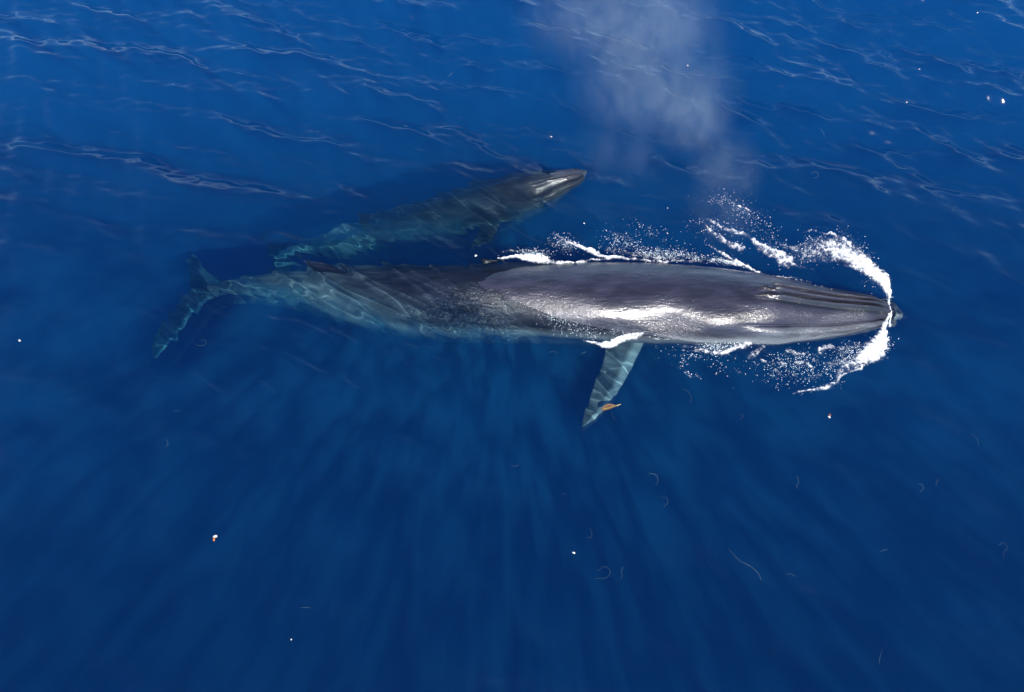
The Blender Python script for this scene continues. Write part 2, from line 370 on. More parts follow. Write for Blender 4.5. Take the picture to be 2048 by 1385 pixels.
def fin(rows, nu=60, nr=28, le_pale=0, base_pale=.1, le_w=.2):
    """blade swept from root to tip; rows: leading edge xyz, trailing edge xyz, thickness"""
    rows = np.array(rows, float); ts = np.linspace(0, 1, len(rows)); t = np.linspace(0, 1, nu)
    r = spline(ts, rows, t); L, T, th = r[:, 0:3], r[:, 3:6], np.maximum(r[:, 6], .004)
    span = np.gradient((L + T) / 2, axis=0); ch = T - L
    nrm = np.cross(span, ch); nrm /= np.linalg.norm(nrm, axis=1)[:, None] + 1e-9
    a = np.linspace(0, 2 * math.pi, nr, endpoint=False); s = (1 - np.cos(a)) / 2
    prof = np.sin(a) * (1 - .45 * s)
    V = L[:, None, :] + ch[:, None, :] * s[None, :, None] + nrm[:, None, :] * (prof[None, :] * th[:, None] / 2)[..., None]
    I = np.arange(nu * nr).reshape(nu, nr)
    Q = np.stack([I[:-1], np.roll(I, -1, 1)[:-1], np.roll(I, -1, 1)[1:], I[1:]], -1).reshape(-1, 4)
    T0 = [[nu * nr, I[0][(j + 1) % nr], I[0][j]] for j in range(nr)]; T1 = [[nu * nr + 1, I[-1][j], I[-1][(j + 1) % nr]] for j in range(nr)]
    pale = base_pale + le_pale * (1 - sm(le_w * .5, le_w * 1.5, s))[None, :] + 0 * t[:, None]
    V = np.concatenate([V.reshape(-1, 3), [V[0].mean(0), V[-1].mean(0)]])
    return V, Q, np.array(T0 + T1), np.concatenate([pale.ravel(), [base_pale] * 2]), np.zeros(len(V))

def merge(parts):
    Vs, Qs, Ts, Ps, Gs = [], [], [], [], []; k = 0
    for V, Q, T, p, g in parts:
        Vs.append(V); Qs.append(Q + k); Ts.append(T + k); Ps.append(p); Gs.append(g); k += len(V)
    return np.concatenate(Vs), np.concatenate(Qs), np.concatenate(Ts), np.concatenate(Ps), np.concatenate(Gs)

def fr(lx, ly, lz, tx, ty, tz, th): return [*P(lx, ly, lz), *P(tx, ty, tz), th]

# mother
mt = np.array([MOM[0][0] - r[0] for r in MOM], float)
def mother_rough(x, y, z):
    """where a thin broken film of water runs over the skin"""
    k = (1 - sm(.0, .30, z)) * sm(-.3, -.05, z)
    k = np.maximum(k, .9 * sm(-1.0, -.3, x) * (1 - sm(1.6, 3.0, x)) * (z > -.3)); k = np.maximum(k, .55 * sm(2, 4, x) * (fbm(x * .9, y * 2.5, 8, 3) > .5))
    k = np.maximum(k, .7 * sm(6.5, 7.5, x) * (z > -.3))
    k = np.maximum(k, 1.0 * sm(3.0, 4.5, x) * (1 - sm(9.0, 9.8, x)) * (1 - sm(-.05, .35, z)) * (z > -.35))
    k = k + 1.2 * sm(3.5, 4.5, x) * (1 - sm(9.2, 9.8, x)) * (1 - sm(.1, .42, z)) * (z > -.2)
    return np.clip(k + .35 * (fbm(x * 1.3, y * 3, 3, 3) - .35), 0, 2)
body = whale_body(MS, mt, MOM[0][0] - 1505., 900, 300, mother_rough, roll=7)
flip = fin([fr(1296, 668, -0.97, 1222, 668, -1.02, .34), fr(1288, 688, -0.92, 1213, 694, -0.97, .28), fr(1273, 718, -0.92, 1204, 728, -0.97, .2), fr(1252, 755, -0.92, 1195, 755, -0.97, .15),
            fr(1229, 793, -0.92, 1184, 785, -0.97, .11), fr(1203, 826, -0.94, 1172, 818, -0.98, .07), fr(1178, 847, -0.96, 1164, 842, -0.98, .045), fr(1162, 858, -0.97, 1161, 856, -0.97, .01)],
           le_pale=.8, base_pale=.38, le_w=.26)
c = MS[12][:3]
flipf = fin([[c[0] + .2, c[1] + .7, -1.1, c[0] - .8, c[1] + .7, -1.2, .3], [c[0] - .3, c[1] + 1.0, -1.9, c[0] - 1.1, c[1] + .95, -1.9, .2], [c[0] - 1.0, c[1] + 1.15, -2.6, c[0] - 1.5, c[1] + 1.1, -2.5, .1], [c[0] - 1.7, c[1] + 1.2, -3.1, c[0] - 1.72, c[1] + 1.2, -3.08, .02]])
d0 = P(672, 534, -.36); 
dors = fin([[*(P(712, 541, -0.83)), *(P(622, 549, -1.03)), .16], [*(P(690, 536, -0.63)), *(P(622, 543, -0.79)), .12], [*(P(664, 532, -0.47)), *(P(618, 537, -0.58)), .08], [*(P(638, 528, -0.37)), *(P(610, 531, -0.43)), .05], [*(P(612, 524, -0.33)), *(P(603, 526, -0.35)), .02]], base_pale=0)
fl_n = fin([fr(462, 577, -2.07, 378, 578, -2.27, .30), fr(440, 588, -2.17, 366, 590, -2.32, .22), fr(412, 603, -2.27, 348, 610, -2.42, .15), fr(390, 626, -2.37, 334, 634, -2.52, .11), fr(364, 656, -2.52, 322, 658, -2.62, .08), fr(338, 686, -2.67, 312, 684, -2.77, .05), fr(308, 718, -2.87, 304, 716, -2.87, .02)], le_pale=.6, base_pale=.3)
fl_f = fin([fr(462, 570, -2.07, 378, 577, -2.27, .30), fr(446, 556, -2.17, 372, 566, -2.32, .22), fr(430, 540, -2.32, 376, 546, -2.42, .15), fr(418, 522, -2.47, 384, 524, -2.57, .11), fr(408, 504, -2.67, 388, 504, -2.72, .07), fr(396, 488, -2.87, 390, 487, -2.87, .02)], le_pale=.4, base_pale=.2)
def lump_mesh(px, py, z, rx, ry, rz):
    p = P(px, py, z); V = []; nu, nv = 24, 12
    for i in range(nv + 1):
        th = math.pi * i / nv
        for j in range(nu):
            f_ = 2 * math.pi * j / nu; k = 1 + .3 * math.sin(3 * f_ + 1) * math.sin(th) + .2 * math.sin(5 * f_ + 3 * th)
            V.append([p[0] + rx * k * math.sin(th) * math.cos(f_), p[1] + ry * k * math.sin(th) * math.sin(f_), p[2] + rz * k * math.cos(th)])
    Q = np.array([[i * nu + j, (i + 1) * nu + j, (i + 1) * nu + (j + 1) % nu, i * nu + (j + 1) % nu] for i in range(nv) for j in range(nu)])
    return np.array(V), Q, np.zeros((0, 3), int), np.full(len(V), -1.), np.ones(len(V))
V, Q, T, pal, rgh = merge([lump_mesh(978, 524, -.01, .27, .07, .06), body, flip, flipf, dors, fl_n, fl_f])
mother = mk('whale', V, Q, T, skin_mother, attrs={'pale': pal, 'rough': rgh})
tag(mother, 'large dark adult whale, its wet back shining above the water, snout throwing foam', 'whale', 'mother and calf')
mother.cycles.is_caustics_receiver = True

n = N('nostril_dark'); b = n.add('ShaderNodeBsdfPrincipled'); n.set(n.out.inputs[0], b.outputs[0]); b.inputs['Base Color'].default_value = (.012, .01, .014, 1); b.inputs['Roughness'].default_value = .3
def surf(bd, nr, i, lat):
    ring = bd[0][i * nr:(i + 1) * nr]; up = ring[nr // 4: 3 * nr // 4]; c0 = ring.mean(0)
    return up[np.argmin(np.abs(up[:, 1] - c0[1] - lat))]
for k in (-1, 1):
    pts = []
    for i in range(364, 410, 2):
        t_i = (i - 405) / 495 if i >= 405 else 0
        pts.append(surf(body, 300, i, k * (.045 + .09 * (i - 364) / 46)))
    pts = np.array(pts); kk = len(pts); T_ = np.gradient(pts, axis=0); T_ /= np.linalg.norm(T_, axis=1)[:, None]
    s1 = np.cross(T_, [0, 0, 1]); s1 /= np.linalg.norm(s1, axis=1)[:, None]; u1 = np.cross(s1, T_)
    rr_ = .045 * np.sin(np.linspace(.12, math.pi - .12, kk)); an = np.linspace(0, 2 * math.pi, 12, endpoint=False)
    Vn = pts[:, None, :] + rr_[:, None, None] * (s1[:, None, :] * np.cos(an)[None, :, None] + .55 * u1[:, None, :] * np.sin(an)[None, :, None])
    In = np.arange(kk * 12).reshape(kk, 12)
    mk('nostril', Vn.reshape(-1, 3), np.stack([In[:-1], np.roll(In, -1, 1)[:-1], np.roll(In, -1, 1)[1:], In[1:]], -1).reshape(-1, 4), mat=n.m, parent=mother)

# calf
cl = np.concatenate([[0], np.cumsum(np.hypot(*(np.diff(np.array([r[:2] for r in CALF]), axis=0).T)))])
def calf_rough(x, y, z): return .25 * (1 - sm(-.1, .05, z)) + 0 * x
cb = whale_body(CS, cl, 118., 500, 200, calf_rough, scale=.55, pk=.75, flank=.6)
cf = fin([fr(1000, 448, -.95, 958, 452, -1.50, .12), fr(992, 465, -.95, 955, 468, -1.50, .09), fr(978, 484, -1.50, 948, 484, -1.55, .06), fr(960, 497, -1.60, 944, 494, -1.60, .04), fr(944, 502, -1.65, 942, 500, -1.65, .01)], le_pale=.15, base_pale=.12)
cc = CS[7]
cf2 = fin([[cc[0], cc[1] + .3, -.95, cc[0] - .45, cc[1] + .3, -1.0, .12], [cc[0] - .3, cc[1] + .5, -1.4, cc[0] - .6, cc[1] + .45, -1.4, .08], [cc[0] - .8, cc[1] + .6, -1.8, cc[0] - .82, cc[1] + .6, -1.8, .01]])
e = CS[-1][:3]; a = CS[-4][:3] - e; a[2] = 0; a /= np.linalg.norm(a); s_ = np.array([-a[1], a[0], 0])
def cfl(k): return fin([[*(e + a * .75 + s_ * 0 * k), *(e - a * .05), .12], [*(e + a * .5 + s_ * k * .3), *(e - a * .15 + s_ * k * .3), .08], [*(e + a * .15 + s_ * k * .7 + [0, 0, -.1]), *(e - a * .25 + s_ * k * .65 + [0, 0, -.1]), .05], [*(e - a * .35 + s_ * k * 1.15 + [0, 0, -.2]), *(e - a * .38 + s_ * k * 1.14 + [0, 0, -.2]), .01]], base_pale=0)
dc = CS[15]
cd = fin([[dc[0] + .25, dc[1] - .05, -1.52, dc[0] - .2, dc[1] + .08, -1.62, .08], [dc[0] + .05, dc[1] + .0, -.98, dc[0] - .22, dc[1] + .08, -1.44, .05], [dc[0] - .18, dc[1] + .08, -.88, dc[0] - .25, dc[1] + .1, -.9, .015]])
V, Q, T, pal, rgh = merge([cb, cf, cf2, cfl(1), cfl(-1), cd])
calf = mk('whale', V, Q, T, skin_calf, attrs={'pale': pal, 'rough': rgh})
tag(calf, 'smaller whale calf swimming just under the surface beside its mother, only the snout tip awash', 'whale', 'mother and calf')
calf.cycles.is_caustics_receiver = True

# ------------------------------------------------------------------ white water
n = N('foam'); b = n.add('ShaderNodeBsdfPrincipled'); ft = n.add('ShaderNodeBsdfTransparent'); fm = n.add('ShaderNodeMixShader')
fk = n.math('ADD', n.attr('thick'), n.math('MULTIPLY', n.math('SUBTRACT', n.noise(45, 4, .7, n.pos()), .5), .35))
n.set(fm.inputs[0], n.ramp(fk, .0, .75)); n.set(fm.inputs[1], ft.outputs[0]); n.set(fm.inputs[2], b.outputs[0]); n.set(n.out.inputs[0], fm.outputs[0])
b.inputs['Base Color'].default_value = (.86, .88, .90, 1); b.inputs['Roughness'].default_value = .35
b.inputs['Subsurface Weight'].default_value = 0
n.set(b.inputs['Normal'], n.bump(n.noise(60, 3, .6, n.pos()), .8, .02))
foam_m = n.m
n = N('water_droplet'); b = n.add('ShaderNodeBsdfPrincipled'); n.set(n.out.inputs[0], b.outputs[0])
b.inputs['Base Color'].default_value = (.74, .86, .90, 1); b.inputs['Roughness'].default_value = .3
drop_m = n.m

def foam(name, label, strokes, seed, cell=.011, amp=.10, lac=6.5, zoff=0.0):
    """lumpy sheet of froth: strokes are lists of px, py, half width px, density"""
    sc = 0.0134
    ST = [np.array([[*P(p[0], p[1])[:2], max(p[2] * sc, .012), p[3]] for p in s]) for s in strokes]
    allp = np.concatenate(ST); m = allp[:, 2].max() * 1.6 + .1
    x0, y0 = allp[:, :2].min(0) - m; x1, y1 = allp[:, :2].max(0) + m
    X = np.arange(x0, x1, cell); Y = np.arange(y0, y1, cell); gx, gy = np.meshgrid(X, Y)
    wx = gx + .10 * (fbm(gx * 3, gy * 3, seed + 50, 3) - .5) * 2; wy = gy + .10 * (fbm(gx * 3 + 9, gy * 3, seed + 60, 3) - .5) * 2
    f = np.full(gx.shape, -1.)
    for s in ST:
        r, w, dn = polydist(wx, wy, s); f = np.maximum(f, dn * (1 - sm(.25, 1.5, r)))
    nz = fbm(gx * lac * 1.6, gy * lac * 1.6, seed, 6, .78); lo_, hi_ = .25, .75
    nz = np.clip((nz - lo_) / (hi_ - lo_), 0, 1); nl = fbm(gx * lac * .9 + 4, gy * lac * .9, seed + 3, 5, .62); nz = .5 * nz + .5 * np.clip(np.abs(2 * nl - 1) * 3.4, 0, 1)
    v = f * 1.0 - .05 - nz * .94
    z = WZ(gx, gy) + zoff + np.where(v > 0, amp * (1 - np.exp(-v * 2.0)) + .004, v * .35) + np.where(v > 0, amp * .9 * v * (fbm(gx * 16, gy * 16, seed + 7, 3, .7) - .4), 0)
    fb_ = fbm(gx * 22, gy * 22, seed + 9, 3, .6); veil = sm(.2, .8, f) * (.14 + .34 * (1 - nz)) * sm(.3, .6, fb_ + .15)
    thick = np.maximum(np.maximum(v, -.0), 0) + np.where(v < .08, veil * .45, veil * .3)
    z = np.where(v > 0, z, WZ(gx, gy) + zoff + .004)
    keep = thick > .012
    I = np.arange(gx.size).reshape(gx.shape)
    kq = keep[:-1, :-1] | keep[1:, :-1] | keep[:-1, 1:] | keep[1:, 1:]
    q = np.stack([I[:-1, :-1], I[:-1, 1:], I[1:, 1:], I[1:, :-1]], -1)[kq]
    us = np.unique(q); mp = np.zeros(gx.size, np.int64); mp[us] = np.arange(len(us))
    V = np.stack([gx, gy, z], -1).reshape(-1, 3)[us]
    o = mk(name, V, mp[q], mat=foam_m, attrs={'thick': thick.ravel()[us]}); tag(o, label, 'foam', kind='stuff'); return o

t_ = (1 + 5 ** .5) / 2
IV = np.array([(-1, t_, 0), (1, t_, 0), (-1, -t_, 0), (1, -t_, 0), (0, -1, t_), (0, 1, t_), (0, -1, -t_), (0, 1, -t_), (t_, 0, -1), (t_, 0, 1), (-t_, 0, -1), (-t_, 0, 1)]); IV = IV / np.linalg.norm(IV[0])
IF = np.array([(0, 11, 5), (0, 5, 1), (0, 1, 7), (0, 7, 10), (0, 10, 11), (1, 5, 9), (5, 11, 4), (11, 10, 2), (10, 7, 6), (7, 1, 8), (3, 9, 4), (3, 4, 2), (3, 2, 6), (3, 6, 8), (3, 8, 9), (4, 9, 5), (2, 4, 11), (6, 2, 10), (8, 6, 7), (9, 8, 1)])
def drops(name, label, regions, seed, r0=.0035, r1=.0135):
    """spray: regions px, py, half size x, half size y, slope, count, height above the water"""
    g = np.random.default_rng(seed); pts = []; rad = []
    for (px, py, hx, hy, slope, cnt, hz) in regions:
        for _ in range(int(cnt * 1.1)):
            a, b_ = np.clip(g.normal(0, .5, 2), -1.6, 1.6); cx = px + a * hx; cy = py + b_ * hy + a * hx * slope
            p = P(cx, cy); pts.append(p); rad.append(hz)
    pts = np.array(pts); hz = np.array(rad); k = len(pts)
    cl = fbm(pts[:, 0] * 2.3, pts[:, 1] * 2.3, seed, 3); ok = g.random(k) < sm(.30, .62, cl) + .15; pts, hz = pts[ok], hz[ok]; k = len(pts)
    r = r0 + (r1 - r0) * g.random(k) ** 3
    pts[:, 2] = WZ(pts[:, 0], pts[:, 1]) + r * .5 + hz * g.random(k) ** 2
    sc = r[:, None] * g.uniform(.7, 1.35, (k, 3)); V = (pts[:, None, :] + IV[None] * sc[:, None, :]).reshape(-1, 3)
    T = (IF[None] + (np.arange(k) * 12)[:, None, None]).reshape(-1, 3)
    o = mk(name, V, None, T, drop_m); tag(o, label, 'spray', kind='stuff'); return o

foam('bow_foam', 'thick white crescent of foam curling away beyond the adult whale snout',
     [[(1778, 592, 3, 1.3), (1777, 578, 7, 1.4), (1770, 562, 12, 1.4), (1750, 545, 19, 1.35), (1722, 524, 26, 1.25), (1692, 508, 32, 1.05), (1655, 498, 34, .78), (1618, 506, 30, .55), (1590, 515, 26, .40)],
      [(1765, 556, 6, 1.2), (1742, 526, 6, 1.0), (1712, 500, 6, .9), (1685, 483, 5, .8), (1657, 471, 3, .7), (1628, 468, 2.2, .6), (1600, 470, 2, .4)],
      [(1496, 478, 6, .6), (1515, 492, 11, .85), (1545, 508, 13, .85), (1575, 522, 17, .9), (1592, 530, 8, .6)],
      [(1405, 452, 3, .6), (1412, 462, 4, .75), (1437, 478, 9, .8), (1458, 488, 9, .75), (1480, 496, 9, .6)],
      [(1405, 440, 3, .5), (1420, 446, 4, .7), (1447, 460, 6, .7), (1485, 474, 7, .7), (1500, 480, 5, .5)],
      [(1560, 492, 6, .5), (1585, 500, 10, .55), (1605, 492, 8, .5), (1630, 484, 8, .5)],
      [(1600, 535, 5, .35), (1640, 540, 6, .3)], [(1477, 414, 4, .9), (1483, 418, 4, .9)], [(1492, 422, 2, .7), (1500, 427, 2, .7)]],
     101, amp=.08)
foam('bow_foam', 'white foam burst thrown to the near side of the adult whale snout, trailing lacy patches',
     [[(1777, 622, 2, 1.2), (1776, 645, 5, 1.2), (1772, 664, 10, 1.25), (1763, 684, 17, 1.35), (1745, 704, 21, 1.3), (1722, 721, 18, 1.0), (1700, 735, 13, .7), (1672, 752, 10, .5)],
      [(1722, 735, 5, .8), (1700, 745, 4, .7), (1680, 757, 5, .6), (1655, 769, 6, .85), (1642, 775, 5, .85), (1620, 783, 3, .8), (1600, 788, 2, .7), (1580, 790, 2, .4)],
      [(1641, 704, 8, .75), (1660, 697, 7, .6), (1695, 698, 6, .6), (1715, 690, 9, .5)], [(1577, 701, 6, .65), (1595, 706, 6, .6), (1612, 705, 4, .5)],
      [(1497, 717, 7, .55), (1512, 706, 8, .6), (1524, 697, 5, .5)], [(1522, 720, 5, .85), (1530, 726, 4, .7)], [(1565, 730, 8, .65), (1575, 727, 5, .5)],
      [(1594, 726, 7, .7), (1612, 726, 6, .6), (1622, 735, 5, .7)], [(1628, 719, 6, .6), (1636, 724, 5, .5)], [(1549, 742, 5, .6), (1556, 754, 5, .6)],
      [(1655, 733, 8, .55), (1675, 728, 10, .5), (1700, 720, 10, .5)], [(1476, 745, 5, .6), (1484, 748, 3, .5)], [(1585, 752, 5, .5), (1592, 757, 4, .5)], [(1636, 750, 6, .5), (1622, 760, 5, .4)]],
     202, amp=.07)
foam('snout_ripple', 'thin white line of water folding across the tip of the adult whale snout',
     [[(1778, 588, 2.2, 1.2), (1779, 610, 1.7, 1.2), (1779, 630, 1.8, 1.2), (1777, 652, 2.4, 1.2)]], 303, cell=.01, amp=.05, zoff=.06)
foam('flank_foam', 'white foam lapping along the far side of the adult whale back, thickest behind the middle',
     [[(994, 522, 2, .9), (1008, 517, 4, 1.1), (1028, 512, 6, 1.1), (1055, 514, 11, 1.3), (1080, 517, 12, 1.2), (1102, 522, 7, 1.0), (1128, 524, 4, .9), (1160, 520, 3, .85), (1195, 517, 3, .8), (1232, 515, 3, .8), (1268, 518, 4, .8), (1300, 520, 4, .7), (1340, 521, 4, .65), (1390, 522, 4, .6), (1440, 521, 5, .7), (1475, 525, 5, .8), (1500, 535, 5, .8), (1530, 546, 4, .7), (1560, 552, 2, .6), (1620, 562, 2, .4)],
      [(1105, 470, 1.5, .5), (1122, 477, 3, .6), (1148, 484, 4, .9), (1174, 498, 5, 1.1), (1204, 509, 5, 1.1), (1236, 516, 4, 1.0)],
      [(1222, 468, 4, .5), (1240, 474, 5, .5), (1262, 482, 4, .3)], [(1215, 498, 8, .4), (1250, 504, 9, .5), (1300, 512, 8, .55), (1345, 515, 6, .4)],
      [(1422, 496, 2, .6), (1445, 505, 4, .7), (1468, 517, 5, .85), (1495, 532, 5, .9), (1532, 548, 3, .7)], [(1128, 492, 9, .35), (1145, 500, 9, .3)], [(1000, 505, 2, .5), (1020, 500, 4, .45), (1060, 503, 6, .45), (1085, 508, 5, .4)]],
     404, amp=.07)
foam('flank_foam', 'ragged band of foam along the near waterline of the adult whale, above its flipper',
     [[(1168, 682, 2, .7), (1180, 686, 4, .9), (1202, 691, 8, 1.2), (1230, 685, 10, 1.2), (1258, 676, 9, 1.1), (1286, 667, 7, 1.0), (1315, 661, 6, .9), (1345, 658, 6, .8), (1375, 660, 5, .6), (1400, 668, 5, .4)],
      [(1362, 700, 2, .5), (1395, 701, 4, .6), (1425, 701, 5, .8), (1452, 702, 8, 1.1), (1470, 697, 9, 1.0), (1495, 686, 9, .9), (1522, 679, 7, .8), (1550, 676, 5, .6), (1590, 675, 3, .4)],
      [(1080, 650, 8, .2), (1120, 652, 9, .3), (1150, 660, 8, .38), (1185, 666, 10, .34), (1230, 668, 10, .38), (1280, 662, 7, .4), (1330, 655, 5, .4)],
      [(1155, 668, 5, .5), (1172, 672, 6, .45), (1200, 672, 8, .4)], [(1290, 676, 2, .6), (1340, 678, 2, .6), (1365, 676, 1.5, .4)],
      [(1350, 690, 6, .3), (1400, 690, 8, .4), (1440, 690, 8, .5)]],
     505, amp=.06)
drops('spray_drops', 'scattered white droplets beyond the adult whale back and bow wave',
      [(1440, 405, 45, 18, .1, 130, .1), (1500, 440, 60, 30, .55, 260, .1), (1430, 470, 60, 35, .3, 260, .05), (1560, 500, 70, 30, .1, 300, .1), (1640, 500, 60, 30, -.1, 500, .2), (1735, 535, 35, 26, .8, 500, .3),
       (1240, 488, 40, 22, .2, 420, .1), (1330, 508, 90, 12, .08, 900, .08), (1130, 485, 35, 18, .3, 330, .1), (1060, 508, 45, 10, 0, 420, .15), (1440, 522, 60, 7, .1, 500, .05), (1300, 470, 70, 22, .2, 120, .1), (1590, 560, 60, 6, .2, 120, .05), (1778, 590, 7, 18, 0, 90, .2)], 61)
drops('spray_drops', 'scattered white droplets on the near side of the adult whale head',
      [(1590, 735, 90, 40, -.1, 650, .06), (1690, 715, 50, 24, -.5, 500, .15), (1770, 690, 14, 24, 0, 160, .2), (1386, 752, 18, 6, .15, 60, .03), (1365, 728, 16, 16, 0, 30, .03), (1440, 728, 30, 22, 0, 90, .05), (1640, 778, 40, 8, -.3, 150, .05)], 62)
drops('spray_drops', 'glittering droplets over the near flank waterline of the adult whale',
      [(1150, 660, 60, 14, .08, 260, .03), (1270, 662, 80, 12, 0, 320, .04), (1440, 692, 80, 12, -.05, 600, .06), (1400, 712, 60, 7, 0, 90, .03), (1110, 640, 40, 6, .2, 120, .03)], 63)

# ------------------------------------------------------------------ the whale's blow, drifting off as fine mist
PUFF = [((1385, 240), 1.7, (1.4, 1.5, 1.0), 1.6), ((1450, 330), 1.2, (1.3, 1.8, .8), .75), ((1250, 300), 1.5, (1.7, 1.4, .8), .35), ((1310, 170), 2.2, (2.9, 2.4, 1.4), 1.0), ((1290, 60), 2.8, (3.0, 2.6, 1.6), .9), ((1440, 420), .8, (1.2, 1.6, .6), .6), ((1190, 30), 2.5, (2.8, 2.6, 1.4), .6), ((1290, -70), 3.3, (3.4, 2.6, 1.7), .9)]
n = N('blow_vapour'); cpos = n.add('ShaderNodeTexCoord').outputs['Object']; tot = None
ctr = P(1340, 170, 2)
lobes = []
for (pp, z, rad, wt) in PUFF:
    p = P(*pp, z) - ctr; lobes.append((p, rad))
    m_ = n.add('ShaderNodeVectorMath', operation='SUBTRACT'); n.set(m_.inputs[0], cpos); m_.inputs[1].default_value = p
    d_ = n.add('ShaderNodeVectorMath', operation='DIVIDE'); n.set(d_.inputs[0], m_.outputs[0]); d_.inputs[1].default_value = rad
    l_ = n.add('ShaderNodeVectorMath', operation='LENGTH'); n.set(l_.inputs[0], d_.outputs[0])
    v = n.math('MULTIPLY', n.ramp(l_.outputs['Value'], 1.0, .25), wt)
    tot = v if tot is None else n.math('MAXIMUM', tot, v)
mpn = n.add('ShaderNodeMapping'); n.set(mpn.inputs[0], cpos); mpn.inputs['Scale'].default_value = (1.5, .8, 1.2); mpn.inputs['Rotation'].default_value = (0, 0, .25); nz = n.noise(1.0, 6, .62, mpn.outputs[0], .9)
den = n.math('MULTIPLY', n.math('MULTIPLY', tot, n.ramp(nz, .26, .74)), .15)
pv = n.add('ShaderNodeVolumeScatter'); pv.inputs['Color'].default_value = (.88, 1, 1, 1); n.set(pv.inputs['Density'], den); n.set(n.out.inputs[1], pv.outputs[0])
us, vs_ = 24, 14
import bmesh
bm = bmesh.new()
for p, rad in lobes:
    r_ = bmesh.ops.create_uvsphere(bm, u_segments=24, v_segments=14, radius=1)
    for v in r_['verts']: v.co = Vector([v.co[i] * rad[i] * 1.02 + p[i] for i in range(3)])
me = bpy.data.meshes.new('blow_mist'); 
# one closed envelope round the lobes
hull = bmesh.ops.convex_hull(bm, input=bm.verts)
keepf = {g_ for g_ in hull['geom'] if isinstance(g_, bmesh.types.BMFace)}
bmesh.ops.delete(bm, geom=[f_ for f_ in bm.faces if f_ not in keepf], context='FACES')
bmesh.ops.delete(bm, geom=[v for v in bm.verts if not v.link_faces], context='VERTS')
bm.to_mesh(me); bm.free(); me.materials.append(n.m)
mist = bpy.data.objects.new('blow_mist', me); C.objects.link(mist); mist.location = ctr
tag(mist, 'pale cloud of misty breath drifting over the water beyond the adult whale', 'mist', kind='stuff')

# ------------------------------------------------------------------ small drifting things
def plain(name, col, rough=.5, em=None):
    n = N(name); b = n.add('ShaderNodeBsdfPrincipled'); n.set(n.out.inputs[0], b.outputs[0])
    nz = n.noise(60, 3, .6, n.pos()); n.set(b.inputs['Base Color'], n.mixc(n.ramp(nz, .35, .65), (*col, 1), (*[c_ * .6 for c_ in col], 1)))
    b.inputs['Roughness'].default_value = rough; return n.m
strand_m = plain('pale_strand', (.30, .50, .50), .7)
def strand(pts, rad, label, depth=.02, name='drifting_strand'):
    W_ = np.array([P(a, b) for a, b in pts]); cum = np.concatenate([[0], np.cumsum(np.linalg.norm(np.diff(W_, axis=0), axis=1))]); L = cum[-1]
    k = max(12, int(L / .03)); t = np.linspace(0, L, k)
    W3 = np.array([P(a, b, -depth) for a, b in pts]); c = spline(cum, W3, t); 
    c[:, 2] = WZ(c[:, 0], c[:, 1]) - depth
    T = np.gradient(c, axis=0); T /= np.linalg.norm(T, axis=1)[:, None]; s = np.cross(T, [0, 0, 1]); u = np.cross(s, T)
    a = np.linspace(0, 2 * math.pi, 6, endpoint=False); r = rad * .7 * (np.sin(np.linspace(.35, math.pi - .35, k)) ** .5)[:, None, None]
    V = c[:, None, :] + r * (s[:, None, :] * np.cos(a)[None, :, None] + u[:, None, :] * np.sin(a)[None, :, None])
    I = np.arange(k * 6).reshape(k, 6); Q = np.stack([I[:-1], np.roll(I, -1, 1)[:-1], np.roll(I, -1, 1)[1:], I[1:]], -1).reshape(-1, 4)
    caps = np.array([I[0][[3, 2, 1, 0]], I[0][[5, 4, 3, 0]], I[-1][[0, 1, 2, 3]], I[-1][[0, 3, 4, 5]]])
    o = mk(name, V.reshape(-1, 3), np.concatenate([Q, caps]), mat=strand_m)
    tag(o, label, 'strand', 'thin strands drifting on the sea'); return o
